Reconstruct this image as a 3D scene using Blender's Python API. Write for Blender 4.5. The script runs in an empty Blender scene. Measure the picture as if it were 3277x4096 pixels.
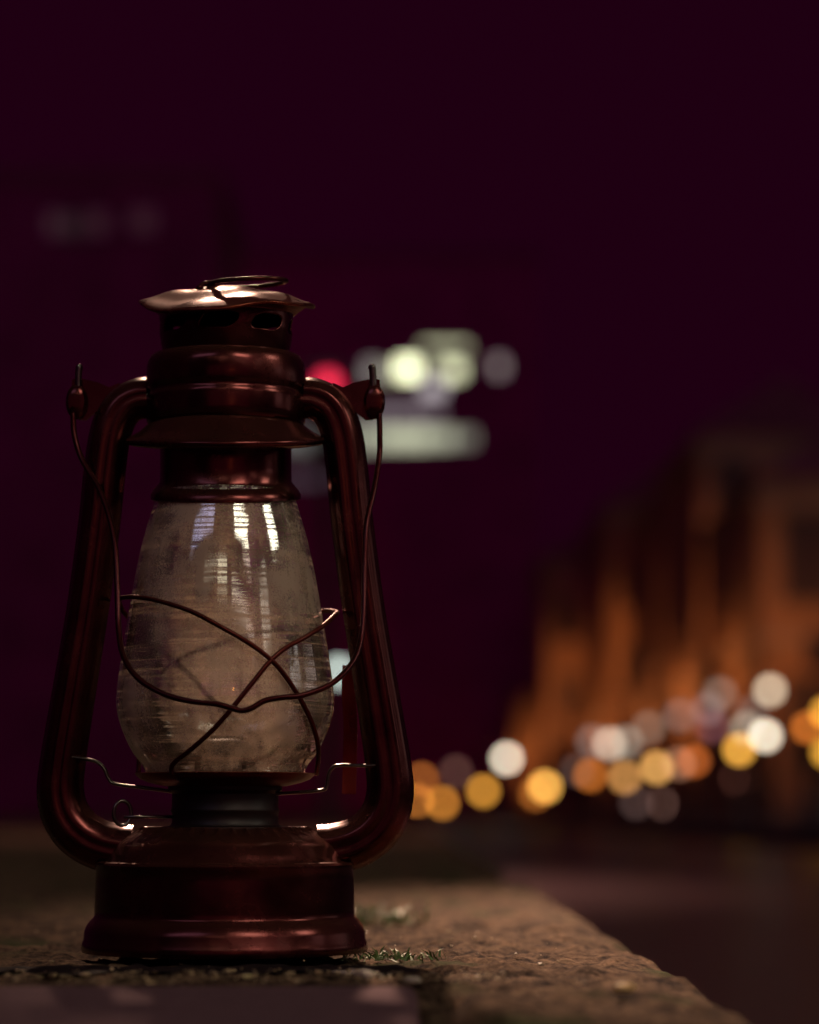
import bpy, bmesh, math, random
from mathutils import Vector, noise

random.seed(7)
sc = bpy.context.scene
col = sc.collection
R_ = math.radians

# ------------------------------------------------------------------ camera
FOC, SENS, DIST, CAMH, PITCH = 85.0, 36.0, 0.89, 0.0505, 7.13
cam_d = bpy.data.cameras.new('camera')
cam_d.lens = FOC
cam_d.sensor_fit = 'VERTICAL'
cam_d.sensor_height = SENS
cam_d.clip_start = 0.05
cam_d.clip_end = 2000
cam = bpy.data.objects.new('camera', cam_d)
cam.location = (0, -DIST, CAMH)
cam.rotation_euler = (R_(90 + PITCH), 0, 0)
col.objects.link(cam)
sc.camera = cam
cam_d.dof.use_dof = True
cam_d.dof.focus_distance = 0.865
cam_d.dof.aperture_fstop = 6.7
cam_d.dof.aperture_blades = 0

# ------------------------------------------------------------------ view
sc.view_settings.view_transform = 'Standard'
sc.view_settings.look = 'None'
sc.view_settings.gamma = 1
sc.view_settings.exposure = 0
try:
    sc.cycles.use_denoising = True
    sc.cycles.sample_clamp_indirect = 6.0
    sc.cycles.max_bounces = 10
    sc.cycles.transparent_max_bounces = 24
    sc.cycles.caustics_reflective = False
    sc.cycles.caustics_refractive = False
    sc.cycles.use_adaptive_sampling = False
except Exception:
    pass

# ------------------------------------------------------------------ night sky
# a dull maroon city night: darkest ahead, a glow added behind the camera to lift dark metal and walls
w = bpy.data.worlds.new('World')
sc.world = w
w.use_nodes = True
nt = w.node_tree
nt.nodes.clear()
o_ = nt.nodes.new('ShaderNodeOutputWorld')
bg = nt.nodes.new('ShaderNodeBackground')
tc = nt.nodes.new('ShaderNodeTexCoord')
sp = nt.nodes.new('ShaderNodeSeparateXYZ')
rp = nt.nodes.new('ShaderNodeValToRGB')
mr = nt.nodes.new('ShaderNodeMapRange')
mr.inputs['From Min'].default_value = -1
mr.inputs['From Max'].default_value = 1
nt.links.new(tc.outputs['Generated'], sp.inputs[0])
nt.links.new(sp.outputs['Y'], mr.inputs['Value'])
nt.links.new(mr.outputs[0], rp.inputs[0])
nt.links.new(rp.outputs[0], bg.inputs['Color'])
nt.links.new(bg.outputs[0], o_.inputs[0])
e = rp.color_ramp.elements
e[0].position = 0.0
e[0].color = (0.085, 0.0012, 0.042, 1)
e[1].position = 0.92
e[1].color = (0.0130, 0.0002, 0.0058, 1)
m_ = e.new(0.5)
m_.color = (0.016, 0.0002, 0.007, 1)
m_ = e.new(0.2)
m_.color = (0.030, 0.0005, 0.014, 1)
bg.inputs['Strength'].default_value = 1.0


# ------------------------------------------------------------------ helpers
def empty(name, loc, rz=0.0):
    o = bpy.data.objects.new(name, None)
    o.location = loc
    o.rotation_euler = (0, 0, rz)
    o.empty_display_size = 0.1
    col.objects.link(o)
    return o


def tag(o, label=None, cat=None, group=None, kind=None):
    if label: o['label'] = label
    if cat: o['category'] = cat
    if group: o['group'] = group
    if kind: o['kind'] = kind
    return o


def link_mesh(name, me, mat, parent=None, smooth=True):
    if mat: me.materials.append(mat)
    if smooth:
        for p in me.polygons: p.use_smooth = True
    o = bpy.data.objects.new(name, me)
    col.objects.link(o)
    if parent: o.parent = parent
    return o


def obj(name, bm, mat, parent=None, smooth=True, sharp=None):
    bmesh.ops.recalc_face_normals(bm, faces=bm.faces)
    me = bpy.data.meshes.new(name)
    bm.to_mesh(me)
    bm.free()
    o = link_mesh(name, me, mat, parent, smooth)
    if smooth and sharp:
        try:
            me.set_sharp_from_angle(angle=R_(sharp))
        except Exception:
            pass
    return o


def copy_tree(o, parent=None):
    c = o.copy()
    col.objects.link(c)
    c.parent = parent
    for ch in [k for k in bpy.data.objects if k.parent == o]:
        copy_tree(ch, c)
    return c


def catmull(pts, n=8):
    pts = [Vector(p) for p in pts]
    out = []
    P = [pts[0] * 2 - pts[1]] + pts + [pts[-1] * 2 - pts[-2]]
    for i in range(1, len(P) - 2):
        p0, p1, p2, p3 = P[i - 1:i + 3]
        for k in range(n):
            t = k / n
            out.append(0.5 * ((2 * p1) + (p2 - p0) * t + (2 * p0 - 5 * p1 + 4 * p2 - p3) * t * t
                              + (3 * p1 - p0 - 3 * p2 + p3) * t ** 3))
    out.append(pts[-1].copy())
    return out


def sweep(bm, path, section, fixed=None, closed=False, scale=None):
    """section: list of (u,v) or float radius; fixed: constant second axis"""
    if not isinstance(section, list):
        r = section
        section = [(r * math.cos(a * math.tau / 12), r * math.sin(a * math.tau / 12)) for a in range(12)]
    n = len(path)
    rings = []
    prevN = None
    for i, p in enumerate(path):
        if closed:
            T = (path[(i + 1) % n] - path[(i - 1) % n]).normalized()
        else:
            T = (path[min(i + 1, n - 1)] - path[max(i - 1, 0)]).normalized()
        if fixed is not None:
            B = Vector(fixed)
            N = B.cross(T).normalized()
        else:
            if prevN is None:
                a = Vector((0, 0, 1)) if abs(T.z) < 0.9 else Vector((1, 0, 0))
                N = (a - T * a.dot(T)).normalized()
            else:
                N = (prevN - T * prevN.dot(T)).normalized()
            B = T.cross(N)
            prevN = N
        s = scale[i] if scale else 1.0
        rings.append([bm.verts.new(p + N * (u * s) + B * (v * s)) for u, v in section])
    m = len(section)
    for i in range(n if closed else n - 1):
        a, b = rings[i], rings[(i + 1) % n]
        for k in range(m):
            bm.faces.new((a[k], a[(k + 1) % m], b[(k + 1) % m], b[k]))
    if not closed:
        bm.faces.new(rings[0][::-1])
        bm.faces.new(rings[-1])
    return rings


LEAN = 0.0


def lathe(bm, prof, seg=128, c=(0, 0), fn=None, closed=False, cap_ends=True):
    """prof: list of (r, z, k) with k = forward dip of the rim per metre of depth"""
    rings = []
    for i, q in enumerate(prof):
        r, z = q[0], q[1]
        k = q[2] if len(q) > 2 else 0.0
        ring = []
        for s in range(seg):
            th = s * math.tau / seg
            rr, zz = (r, z) if fn is None else fn(i, th, r, z)
            x, y = rr * math.cos(th), rr * math.sin(th)
            ring.append(bm.verts.new((c[0] + x + LEAN * zz, c[1] + y, zz + k * y)))
        rings.append(ring)
    n = len(rings)
    for i in range(n if closed else n - 1):
        a, b = rings[i], rings[(i + 1) % n]
        for s in range(seg):
            bm.faces.new((a[s], a[(s + 1) % seg], b[(s + 1) % seg], b[s]))
    if cap_ends and not closed:
        bm.faces.new(rings[0][::-1])
        bm.faces.new(rings[-1])
    return rings


def box(bm, x0, x1, y0, y1, z0, z1, bev=0.0):
    vs = [bm.verts.new(v) for v in ((x0, y0, z0), (x1, y0, z0), (x1, y1, z0), (x0, y1, z0),
                                    (x0, y0, z1), (x1, y0, z1), (x1, y1, z1), (x0, y1, z1))]
    fs = [bm.faces.new([vs[i] for i in f]) for f in
          ((0, 3, 2, 1), (4, 5, 6, 7), (0, 1, 5, 4), (1, 2, 6, 5), (2, 3, 7, 6), (3, 0, 4, 7))]
    if bev:
        es = list({e for f in fs for e in f.edges})
        bmesh.ops.bevel(bm, geom=es, offset=bev, segments=2, affect='EDGES', profile=0.5)


def smoothprof(pts, n=6):
    q = catmull([(p[0], p[1], p[2] if len(p) > 2 else 0.0) for p in pts], n)
    return [(v.x, v.y, v.z) for v in q]


# ------------------------------------------------------------------ materials
def mat_base(name):
    m = bpy.data.materials.new(name)
    m.use_nodes = True
    t = m.node_tree
    b = t.nodes['Principled BSDF']
    return m, t, b


def N(t, kind, **kw):
    n = t.nodes.new(kind)
    for k, v in kw.items():
        if k in n.inputs:
            n.inputs[k].default_value = v
        else:
            setattr(n, k, v)
    return n


def mat_plain(name, color, rough=0.6, metal=0.0, nscale=8.0, var=0.25, bump=0.0, bscale=60, spec=0.5):
    m, t, b = mat_base(name)
    co = N(t, 'ShaderNodeTexCoord')
    nz = N(t, 'ShaderNodeTexNoise', Scale=nscale, Detail=6.0)
    t.links.new(co.outputs['Object'], nz.inputs['Vector'])
    cr = N(t, 'ShaderNodeValToRGB')
    cr.color_ramp.elements[0].position = 0.3
    cr.color_ramp.elements[1].position = 0.7
    cr.color_ramp.elements[0].color = tuple(c * (1 - var) for c in color) + (1,)
    cr.color_ramp.elements[1].color = tuple(min(1, c * (1 + var)) for c in color) + (1,)
    t.links.new(nz.outputs['Fac'], cr.inputs[0])
    t.links.new(cr.outputs[0], b.inputs['Base Color'])
    b.inputs['Roughness'].default_value = rough
    b.inputs['Metallic'].default_value = metal
    b.inputs['Specular IOR Level'].default_value = spec
    if bump:
        nb = N(t, 'ShaderNodeTexNoise', Scale=bscale, Detail=5.0)
        t.links.new(co.outputs['Object'], nb.inputs['Vector'])
        bp = N(t, 'ShaderNodeBump', Strength=bump, Distance=0.01)
        t.links.new(nb.outputs['Fac'], bp.inputs['Height'])
        t.links.new(bp.outputs[0], b.inputs['Normal'])
    return m


def mat_emit(name, color, strength):
    m, t, b = mat_base(name)
    b.inputs['Base Color'].default_value = (0.8, 0.8, 0.8, 1)
    b.inputs['Roughness'].default_value = 0.4
    b.inputs['Emission Color'].default_value = tuple(color) + (1,)
    b.inputs['Emission Strength'].default_value = strength
    return m


def mat_copper(name, color=(0.42, 0.085, 0.05), rough=0.26, dust=0.35):
    """old lacquered copper-red metal, scuffed, with dust lying on it"""
    m, t, b = mat_base(name)
    co = N(t, 'ShaderNodeTexCoord')
    n1 = N(t, 'ShaderNodeTexNoise', Scale=55.0, Detail=8.0, Roughness=0.65)
    n2 = N(t, 'ShaderNodeTexNoise', Scale=420.0, Detail=4.0)
    n3 = N(t, 'ShaderNodeTexNoise', Scale=24.0, Detail=3.0)
    for n in (n1, n2, n3): t.links.new(co.outputs['Object'], n.inputs['Vector'])
    cr = N(t, 'ShaderNodeValToRGB')
    cr.color_ramp.elements[0].position = 0.32
    cr.color_ramp.elements[1].position = 0.68
    cr.color_ramp.elements[0].color = (color[0] * 0.55, color[1] * 0.5, color[2] * 0.5, 1)
    cr.color_ramp.elements[1].color = (color[0] * 1.1, color[1] * 1.2, color[2] * 1.1, 1)
    t.links.new(n1.outputs['Fac'], cr.inputs[0])
    t.links.new(cr.outputs[0], b.inputs['Base Color'])
    rr = N(t, 'ShaderNodeMapRange')
    rr.inputs['From Min'].default_value = 0.3
    rr.inputs['From Max'].default_value = 0.7
    rr.inputs['To Min'].default_value = rough * 0.7
    rr.inputs['To Max'].default_value = rough * 1.6
    t.links.new(n1.outputs['Fac'], rr.inputs['Value'])
    t.links.new(rr.outputs[0], b.inputs['Roughness'])
    b.inputs['Metallic'].default_value = 0.96
    b.inputs['Coat Weight'].default_value = 0.08
    b.inputs['Coat Roughness'].default_value = 0.15
    bp = N(t, 'ShaderNodeBump', Strength=0.25, Distance=0.0006)
    mx = N(t, 'ShaderNodeMath', operation='MULTIPLY_ADD')
    mx.inputs[1].default_value = 0.25
    t.links.new(n2.outputs['Fac'], mx.inputs[0])
    t.links.new(n3.outputs['Fac'], mx.inputs[2])
    t.links.new(mx.outputs[0], bp.inputs['Height'])
    t.links.new(bp.outputs[0], b.inputs['Normal'])
    # dust
    d = N(t, 'ShaderNodeBsdfDiffuse')
    d.inputs['Color'].default_value = (0.22, 0.075, 0.05, 1)
    ms = N(t, 'ShaderNodeMixShader')
    dr = N(t, 'ShaderNodeMapRange')
    dr.inputs['From Min'].default_value = 0.35
    dr.inputs['From Max'].default_value = 0.75
    dr.inputs['To Min'].default_value = dust * 0.4
    dr.inputs['To Max'].default_value = dust
    t.links.new(n3.outputs['Fac'], dr.inputs['Value'])
    ge = N(t, 'ShaderNodeNewGeometry')
    sz = N(t, 'ShaderNodeSeparateXYZ')
    t.links.new(ge.outputs['Normal'], sz.inputs[0])
    up = N(t, 'ShaderNodeMapRange')
    up.inputs['From Min'].default_value = 0.05
    up.inputs['From Max'].default_value = 0.8
    up.inputs['To Min'].default_value = 0.02
    up.inputs['To Max'].default_value = 1.0
    t.links.new(sz.outputs['Z'], up.inputs['Value'])
    um = N(t, 'ShaderNodeMath', operation='MULTIPLY')
    t.links.new(up.outputs[0], um.inputs[0])
    t.links.new(dr.outputs[0], um.inputs[1])
    t.links.new(um.outputs[0], ms.inputs[0])
    out = t.nodes['Material Output']
    t.links.new(b.outputs[0], ms.inputs[1])
    t.links.new(d.outputs[0], ms.inputs[2])
    t.links.new(ms.outputs[0], out.inputs['Surface'])
    return m


def mat_glass():
    """thin lamp glass, filmed with dust and wiped in level streaks"""
    m = bpy.data.materials.new('dusty_glass')
    m.use_nodes = True
    t = m.node_tree
    t.nodes.clear()
    out = N(t, 'ShaderNodeOutputMaterial')
    co = N(t, 'ShaderNodeTexCoord')
    # level streaks
    mp = N(t, 'ShaderNodeMapping')
    mp.inputs['Scale'].default_value = (14, 14, 1100)
    t.links.new(co.outputs['Object'], mp.inputs[0])
    st = N(t, 'ShaderNodeTexNoise', Scale=1.0, Detail=4.0, Roughness=0.6)
    t.links.new(mp.outputs[0], st.inputs['Vector'])
    # upright wipe marks
    mp2 = N(t, 'ShaderNodeMapping')
    mp2.inputs['Scale'].default_value = (260, 260, 9)
    t.links.new(co.outputs['Object'], mp2.inputs[0])
    wp = N(t, 'ShaderNodeTexNoise', Scale=1.0, Detail=5.0)
    t.links.new(mp2.outputs[0], wp.inputs['Vector'])
    bl = N(t, 'ShaderNodeTexNoise', Scale=42.0, Detail=10.0, Roughness=0.68)
    t.links.new(co.outputs['Object'], bl.inputs['Vector'])
    gr = N(t, 'ShaderNodeTexNoise', Scale=1500.0, Detail=2.0)
    t.links.new(co.outputs['Object'], gr.inputs['Vector'])
    bp = N(t, 'ShaderNodeBump', Strength=0.15, Distance=0.0001)
    t.links.new(st.outputs['Fac'], bp.inputs['Height'])
    gl = N(t, 'ShaderNodeBsdfGlossy')
    gl.inputs['Roughness'].default_value = 0.03
    t.links.new(bp.outputs[0], gl.inputs['Normal'])
    tr = N(t, 'ShaderNodeBsdfTransparent')
    tr.inputs['Color'].default_value = (0.95, 0.94, 0.93, 1)
    fr = N(t, 'ShaderNodeFresnel', IOR=1.5)
    m1 = N(t, 'ShaderNodeMixShader')
    sm = N(t, 'ShaderNodeMapRange')
    sm.inputs['From Min'].default_value = 0.40
    sm.inputs['From Max'].default_value = 0.56
    sm.inputs['To Min'].default_value = 0.25
    sm.inputs['To Max'].default_value = 5.0
    t.links.new(st.outputs['Fac'], sm.inputs['Value'])
    fm = N(t, 'ShaderNodeMath', operation='MULTIPLY', use_clamp=True)
    t.links.new(fr.outputs[0], fm.inputs[0])
    t.links.new(sm.outputs[0], fm.inputs[1])
    t.links.new(fm.outputs[0], m1.inputs[0])
    t.links.new(tr.outputs[0], m1.inputs[1])
    t.links.new(gl.outputs[0], m1.inputs[2])
    # dust: part diffuse, part translucent
    df = N(t, 'ShaderNodeBsdfDiffuse')
    tl = N(t, 'ShaderNodeBsdfTranslucent')
    df.inputs['Color'].default_value = (0.84, 0.68, 0.53, 1)
    tl.inputs['Color'].default_value = (0.84, 0.68, 0.53, 1)
    dm = N(t, 'ShaderNodeMixShader')
    dm.inputs[0].default_value = 0.5
    t.links.new(df.outputs[0], dm.inputs[1])
    t.links.new(tl.outputs[0], dm.inputs[2])
    # dust amount
    a = N(t, 'ShaderNodeMath', operation='MULTIPLY')
    b = N(t, 'ShaderNodeMath', operation='MULTIPLY_ADD')
    b.inputs[1].default_value = 0.5
    bx2 = N(t, 'ShaderNodeMapRange')
    bx2.inputs['From Min'].default_value = 0.33
    bx2.inputs['From Max'].default_value = 0.67
    t.links.new(bl.outputs['Fac'], bx2.inputs['Value'])
    t.links.new(bx2.outputs[0], a.inputs[0])
    t.links.new(wp.outputs['Fac'], a.inputs[1])
    t.links.new(gr.outputs['Fac'], b.inputs[0])
    t.links.new(a.outputs[0], b.inputs[2])
    rg = N(t, 'ShaderNodeMapRange')
    rg.inputs['From Min'].default_value = 0.37
    rg.inputs['From Max'].default_value = 0.62
    rg.inputs['To Min'].default_value = GLASS_DUST[0]
    rg.inputs['To Max'].default_value = GLASS_DUST[1]
    t.links.new(b.outputs[0], rg.inputs['Value'])
    m2 = N(t, 'ShaderNodeMixShader')
    t.links.new(rg.outputs[0], m2.inputs[0])
    t.links.new(m1.outputs[0], m2.inputs[1])
    t.links.new(dm.outputs[0], m2.inputs[2])
    t.links.new(m2.outputs[0], out.inputs['Surface'])
    return m


GLASS_DUST = (0.03, 0.42)
M = {}
M['copper'] = mat_copper('lacquered_copper', (0.092, 0.020, 0.020), 0.2, 0.2)
M['cap'] = mat_copper('lit_cap_copper', (0.17, 0.034, 0.018), 0.27, 0.3)  # lighter copper: lamplight on the cap is put into its colour
M['copper_red'] = mat_copper('red_copper_wire', (0.16, 0.025, 0.016), 0.32, 0.7)
M['wire'] = mat_copper('dark_wire', (0.05, 0.006, 0.008), 0.3, 0.12)
M['hoop'] = mat_copper('hoop_wire', (0.09, 0.012, 0.010), 0.35, 0.4)
M['steel'] = mat_plain('tinned_steel', (0.12, 0.10, 0.09), 0.28, 1.0, 90, 0.3)
M['brass'] = mat_plain('sooty_brass', (0.012, 0.005, 0.005), 0.45, 0.5, 90, 0.4)
M['red_paint'] = mat_copper('red_lacquer', (0.20, 0.02, 0.015), 0.3, 0.3)
M['glass'] = mat_glass()
M['dark_iron'] = mat_plain('dark_iron', (0.05, 0.035, 0.04), 0.5, 0.3, 4, 0.3)


# ------------------------------------------------------------------ measuring off the photograph
K = FOC / SENS * 2156.0
cp, sp_ = math.cos(R_(PITCH)), math.sin(R_(PITCH))


def P3(x, y, Y=0.0):
    """world point seen at (x, y) of the 1725 x 2156 photograph on the plane at depth Y"""
    a, b = (x - 862.5) / K, (1078 - y) / K
    t = (Y + DIST) / (cp - b * sp_)
    return Vector((t * a, Y, CAMH + t * (sp_ + b * cp)))


AX = 476.0
LX = P3(AX, 1800).x                    # lantern axis


def L3(x, y, Y=0.0):
    """the same in the lantern's own space (origin at its base, axis up)"""
    p = P3(x, y, Y)
    return Vector((p.x - LX, p.y, p.z))


def lx(z):
    """the old lantern leans a trifle to the left"""
    return -0.0076 * z


def mir(v, sgn):
    return Vector((v.x if sgn > 0 else 2 * lx(v.z) - v.x, v.y, v.z))


def rz(r, y, k=0.0):
    """profile point: half width r px, height y px -> metres"""
    t = DIST / (cp - (1078 - y) / K * sp_)
    return (r * t / K, P3(AX, y).z, k)


# ------------------------------------------------------------------ the lantern
lan = empty('hurricane_lantern', (LX, 0, 0))
tag(lan, 'old copper-red oil lantern with dusty glass standing on rough paving', 'lantern')

LEAN = -0.0076
# fuel tank: stepped foot, drum wall, flat ledge, ribbed dome
Z0 = P3(AX, 2012).z
foot = [(285, 2012), (299, 2011), (301, 2004), (299, 1992), (296, 1985), (295, 1970), (290, 1956), (281, 1944),
        (275, 1939), (273, 1934)]
p = [rz(r, y) for r, y in foot]
dz = p[0][1]
p = [(r, (z - dz) * 1.0 + 0.0012, k) for r, z, k in p]
p = [(0.0001, 0.0045, 0), (p[0][0] * 0.97, 0.0045, 0)] + p
for r, y in [(273, 1915), (272, 1880), (271, 1850), (270, 1834), (271.5, 1828), (271.5, 1820), (268, 1815), (262, 1813.5), (252, 1813)]:
    q = rz(r, y)
    p.append((q[0], q[1], 0))
bm = bmesh.new()
lathe(bm, p, 160)
tank = obj('fuel_tank', bm, M['copper'], lan, sharp=35)
bm = bmesh.new()
dome = smoothprof([rz(252, 1814), rz(246, 1806), rz(238, 1793), rz(226, 1777), rz(205, 1762), rz(180, 1750), rz(165, 1744), rz(140, 1741)], 6)


def rib(i, th, r, z):
    f = i / len(dome)
    g = math.exp(-((f - 0.72) / 0.14) ** 2)
    s = max(0.0, math.cos(th * 40)) ** 2
    u = math.exp(-((f - 0.25) / 0.2) ** 2) * 0.0005 * math.sin(th * 5 + 1.0)
    return r + u, z + g * s * 0.0011
lathe(bm, dome, 320, fn=rib)
obj('tank_dome', bm, M['copper'], tank, sharp=60)
# burner neck and the gallery plate
bm = bmesh.new()
lathe(bm, [rz(140, 1742), rz(116, 1738), rz(112, 1732), rz(112, 1712), rz(114, 1709), rz(114, 1704), rz(112, 1700), rz(112, 1672), rz(120, 1664), rz(120, 1656)], 96)
obj('burner_neck', bm, M['brass'], lan, sharp=35)
bm = bmesh.new()
lathe(bm, [rz(100, 1657), rz(130, 1655), rz(160, 1648), rz(178, 1641), rz(187, 1633), rz(190, 1629), rz(188, 1627.5), rz(180, 1631), rz(160, 1633), rz(60, 1633)], 128)
obj('gallery_plate', bm, M['copper_red'], lan, sharp=50)
bm = bmesh.new()
wd = smoothprof([rz(68, 1632), rz(64, 1610), rz(60, 1585), rz(50, 1566), rz(34, 1557), rz(16, 1555)], 5)
lathe(bm, wd, 64)
bc = obj('burner_cone', bm, M['brass'], lan)
bm = bmesh.new()
box(bm, -0.006, 0.006, -0.0012, 0.0012, rz(0, 1560)[1], rz(0, 1549)[1], 0.0003)
obj('wick', bm, mat_plain('charred_wick', (0.03, 0.025, 0.02), 0.9, 0, 300, 0.3), bc)

# glass chimney: closed shell with two walls
gp = [(146, 1040), (148, 1052), (153, 1070), (167.5, 1118), (181.5, 1175), (195.5, 1247), (210.8, 1335), (218.6, 1385), (225.8, 1435), (229, 1478),
      (224, 1512), (212, 1548), (194, 1585), (176, 1608), (166, 1628)]
outer = smoothprof([rz(r, y) for r, y in gp], 6)
inner = [(r - 0.0011, z, 0) for r, z, k in outer]
bm = bmesh.new()
lathe(bm, outer + inner[::-1], 160, closed=True)
obj('glass_chimney', bm, M['glass'], lan)

# hood: one sheet metal piece that leans a little towards the front
TK = 0.18
hood = []
for r, y, k in [(153, 1053, TK), (158, 1050, TK), (158, 1040, TK), (153, 1031, .18), (144, 1021, .17), (138.5, 1014, .14), (138, 990, .1), (138, 950, .1), (139, 930, .12)]:
    hood.append(rz(r, y, k))
bm = bmesh.new()
h_in = [(r - 0.0007, z, k) for r, z, k in hood]
lathe(bm, hood + h_in[::-1], 128, closed=True)
hd = obj('glass_collar', bm, M['copper'], lan, sharp=50)
bm = bmesh.new()
fl = [rz(132, 938, .19), rz(170, 941, .19), rz(200, 937, .19), rz(209, 931, .19), rz(211, 927, .19), rz(209, 923, .18), rz(198, 918, .17), rz(182, 909, .13), rz(168, 899, .06), rz(160, 897, 0)]
lathe(bm, fl, 144)
obj('hood_flange', bm, M['copper'], lan, sharp=60)
bm = bmesh.new()
cr_ = [rz(150, 897), rz(163, 896), rz(166.5, 889), rz(167, 875), rz(167, 846), rz(166, 838), rz(163.5, 834), rz(163.5, 827), rz(166, 822),
       rz(167, 812), rz(167, 795), rz(166, 775), rz(163, 762), rz(157, 752), rz(148, 747), rz(136, 745), rz(127, 744), rz(122, 746), rz(118, 760)]
lathe(bm, [(r * 1.0, z, 0.02 if i < 9 else 0.05) for i, (r, z, k) in enumerate(cr_)], 144, cap_ends=False)
obj('crown', bm, M['copper'], lan, sharp=60)

# vent band with its eight openings
bm = bmesh.new()
SEG, ROWS = 320, 44
yt, yb = 655.0, 752.0
rings = []
for j in range(ROWS + 1):
    y = yb + (yt - yb) * j / ROWS
    rr = 128 + 9 * min(1.0, (yb - y) / 55.0) ** 0.8
    if y < 665: rr += (665 - y) * 0.8
    R, Z, k = rz(rr, y)
    rings.append([bm.verts.new((LEAN * Z + R * math.cos(s * math.tau / SEG), R * math.sin(s * math.tau / SEG), Z + 0.05 * R * math.sin(s * math.tau / SEG))) for s in range(SEG)])
for j in range(ROWS):
    yc = yb + (yt - yb) * (j + 0.5) / ROWS
    for s in range(SEG):
        th = ((s + 0.5) / SEG * 360.0 + 90.0 + 2.0) % 45.0 - 22.5
        th2 = ((s + 0.5) / SEG * 360.0 + 92.0 + 22.5) % 45.0 - 22.5
        v = (yc - 692) / 17.0
        u = th2 / 15.5
        sk = u + 0.28 * v
        if abs(sk) ** 3 + abs(v) ** 3 < 1.0: continue
        a, b = rings[j], rings[j + 1]
        bm.faces.new((a[s], a[(s + 1) % SEG], b[(s + 1) % SEG], b[s]))
bmesh.ops.delete(bm, geom=[v for v in bm.verts if not v.link_faces], context='VERTS')
for _ in range(3):
    ev = [v for v in bm.verts if any(e.is_boundary for e in v.link_edges) and abs(v.co.z - rings[0][0].co.z) > 0.004]
    newc = {}
    for v in ev:
        nb = [e.other_vert(v).co for e in v.link_edges if e.is_boundary]
        if len(nb) == 2: newc[v] = (v.co * 2 + nb[0] + nb[1]) / 4
    for v, c in newc.items(): v.co = c
vb = obj('vent_band', bm, M['copper'], lan)
md = vb.modifiers.new('sheet', 'SOLIDIFY')
md.thickness = 0.0006
md.offset = -1

# crumpled cap
bm = bmesh.new()
SEG = 200
NR = 26
capZ = P3(AX, 632).z
Rc = rz(184, 640)[0]
rows = []
LX0 = lx(0.25)


def cap_z(f, th):
    # f = 0 centre .. 1 rim ; th 0 = right, -90 deg = front
    base = 0.0056 * (1 - f ** 1.6) - 0.0014 * f ** 3
    s = math.sin(th)
    tilt = 0.225 * f * s * Rc                        # front dips
    wave = (f ** 1.5) * (0.0010 * math.cos(3 * th + 3.2) + 0.0009 * math.cos(2 * th + 0.9) + 0.00035 * math.cos(7 * th + 1.0))
    ripple = 0.0006 * math.sin(f * 12.0 + 2.0 * th) * f * (1 - f) * 3
    return base + tilt + wave + ripple
for j in range(NR + 1):
    f = j / NR
    row = []
    for s in range(SEG):
        th = s * math.tau / SEG
        rr = Rc * f * (1 + 0.015 * math.sin(3 * th + 1))
        row.append(bm.verts.new((LX0 + rr * math.cos(th), rr * math.sin(th), capZ + cap_z(f, th))))
        if j == 0: break
    rows.append(row)
for s in range(SEG):
    bm.faces.new((rows[0][0], rows[1][s], rows[1][(s + 1) % SEG]))
for j in range(1, NR):
    a, b = rows[j], rows[j + 1]
    for s in range(SEG): bm.faces.new((a[s], b[s], b[(s + 1) % SEG], a[(s + 1) % SEG]))
# rolled lip and the funnel under the cap
lip = []
for dr, dzz in ((0.0004, -0.0006), (0.0, -0.0012), (-0.0008, -0.0013), (-0.0030, -0.0008)):
    row = []
    for s in range(SEG):
        th = s * math.tau / SEG
        v = rows[-1][s].co
        rr = math.hypot(v.x - LX0, v.y) + dr
        row.append(bm.verts.new((LX0 + rr * math.cos(th), rr * math.sin(th), v.z + dzz)))
    lip.append(row)
seq = [rows[-1]] + lip
row = []
for s in range(SEG):
    th = s * math.tau / SEG
    rr = rz(142, 664)[0]
    row.append(bm.verts.new((LX0 + rr * math.cos(th), rr * math.sin(th), P3(AX, 664).z + 0.06 * rr * math.sin(th))))
seq.append(row)
for a, b in zip(seq, seq[1:]):
    for s in range(SEG): bm.faces.new((a[s], b[s], b[(s + 1) % SEG], a[(s + 1) % SEG]))
cap_o = obj('cap', bm, M['cap'], lan, sharp=70)
# lifting ring lying on the cap
bm = bmesh.new()
cx = L3(522, 608).x
ring = []
for i in range(72):
    a = i * math.tau / 72
    x = cx + rz(82, 608)[0] * math.cos(a)
    y = 0.0128 * math.sin(a) - 0.002
    z = capZ + 0.0052 + 0.0008 * math.cos(a) + 0.10 * y + 0.0012
    ring.append(Vector((x, y, z)))
sweep(bm, ring, 0.00085, closed=True)
obj('lifting_ring', bm, M['copper'], cap_o)
bm = bmesh.new()
hx = ring[36]
sweep(bm, catmull([(hx.x - 0.0035, hx.y - 0.003, hx.z - 0.0022), (hx.x - .001, hx.y - 0.001, hx.z + 0.0004), (hx.x + .0025, hx.y + 0.001, hx.z + 0.0002), (hx.x + .005, hx.y + 0.002, hx.z - 0.0015)], 5), 0.0011)
obj('ring_staple', bm, M['copper'], cap_o)

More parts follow.
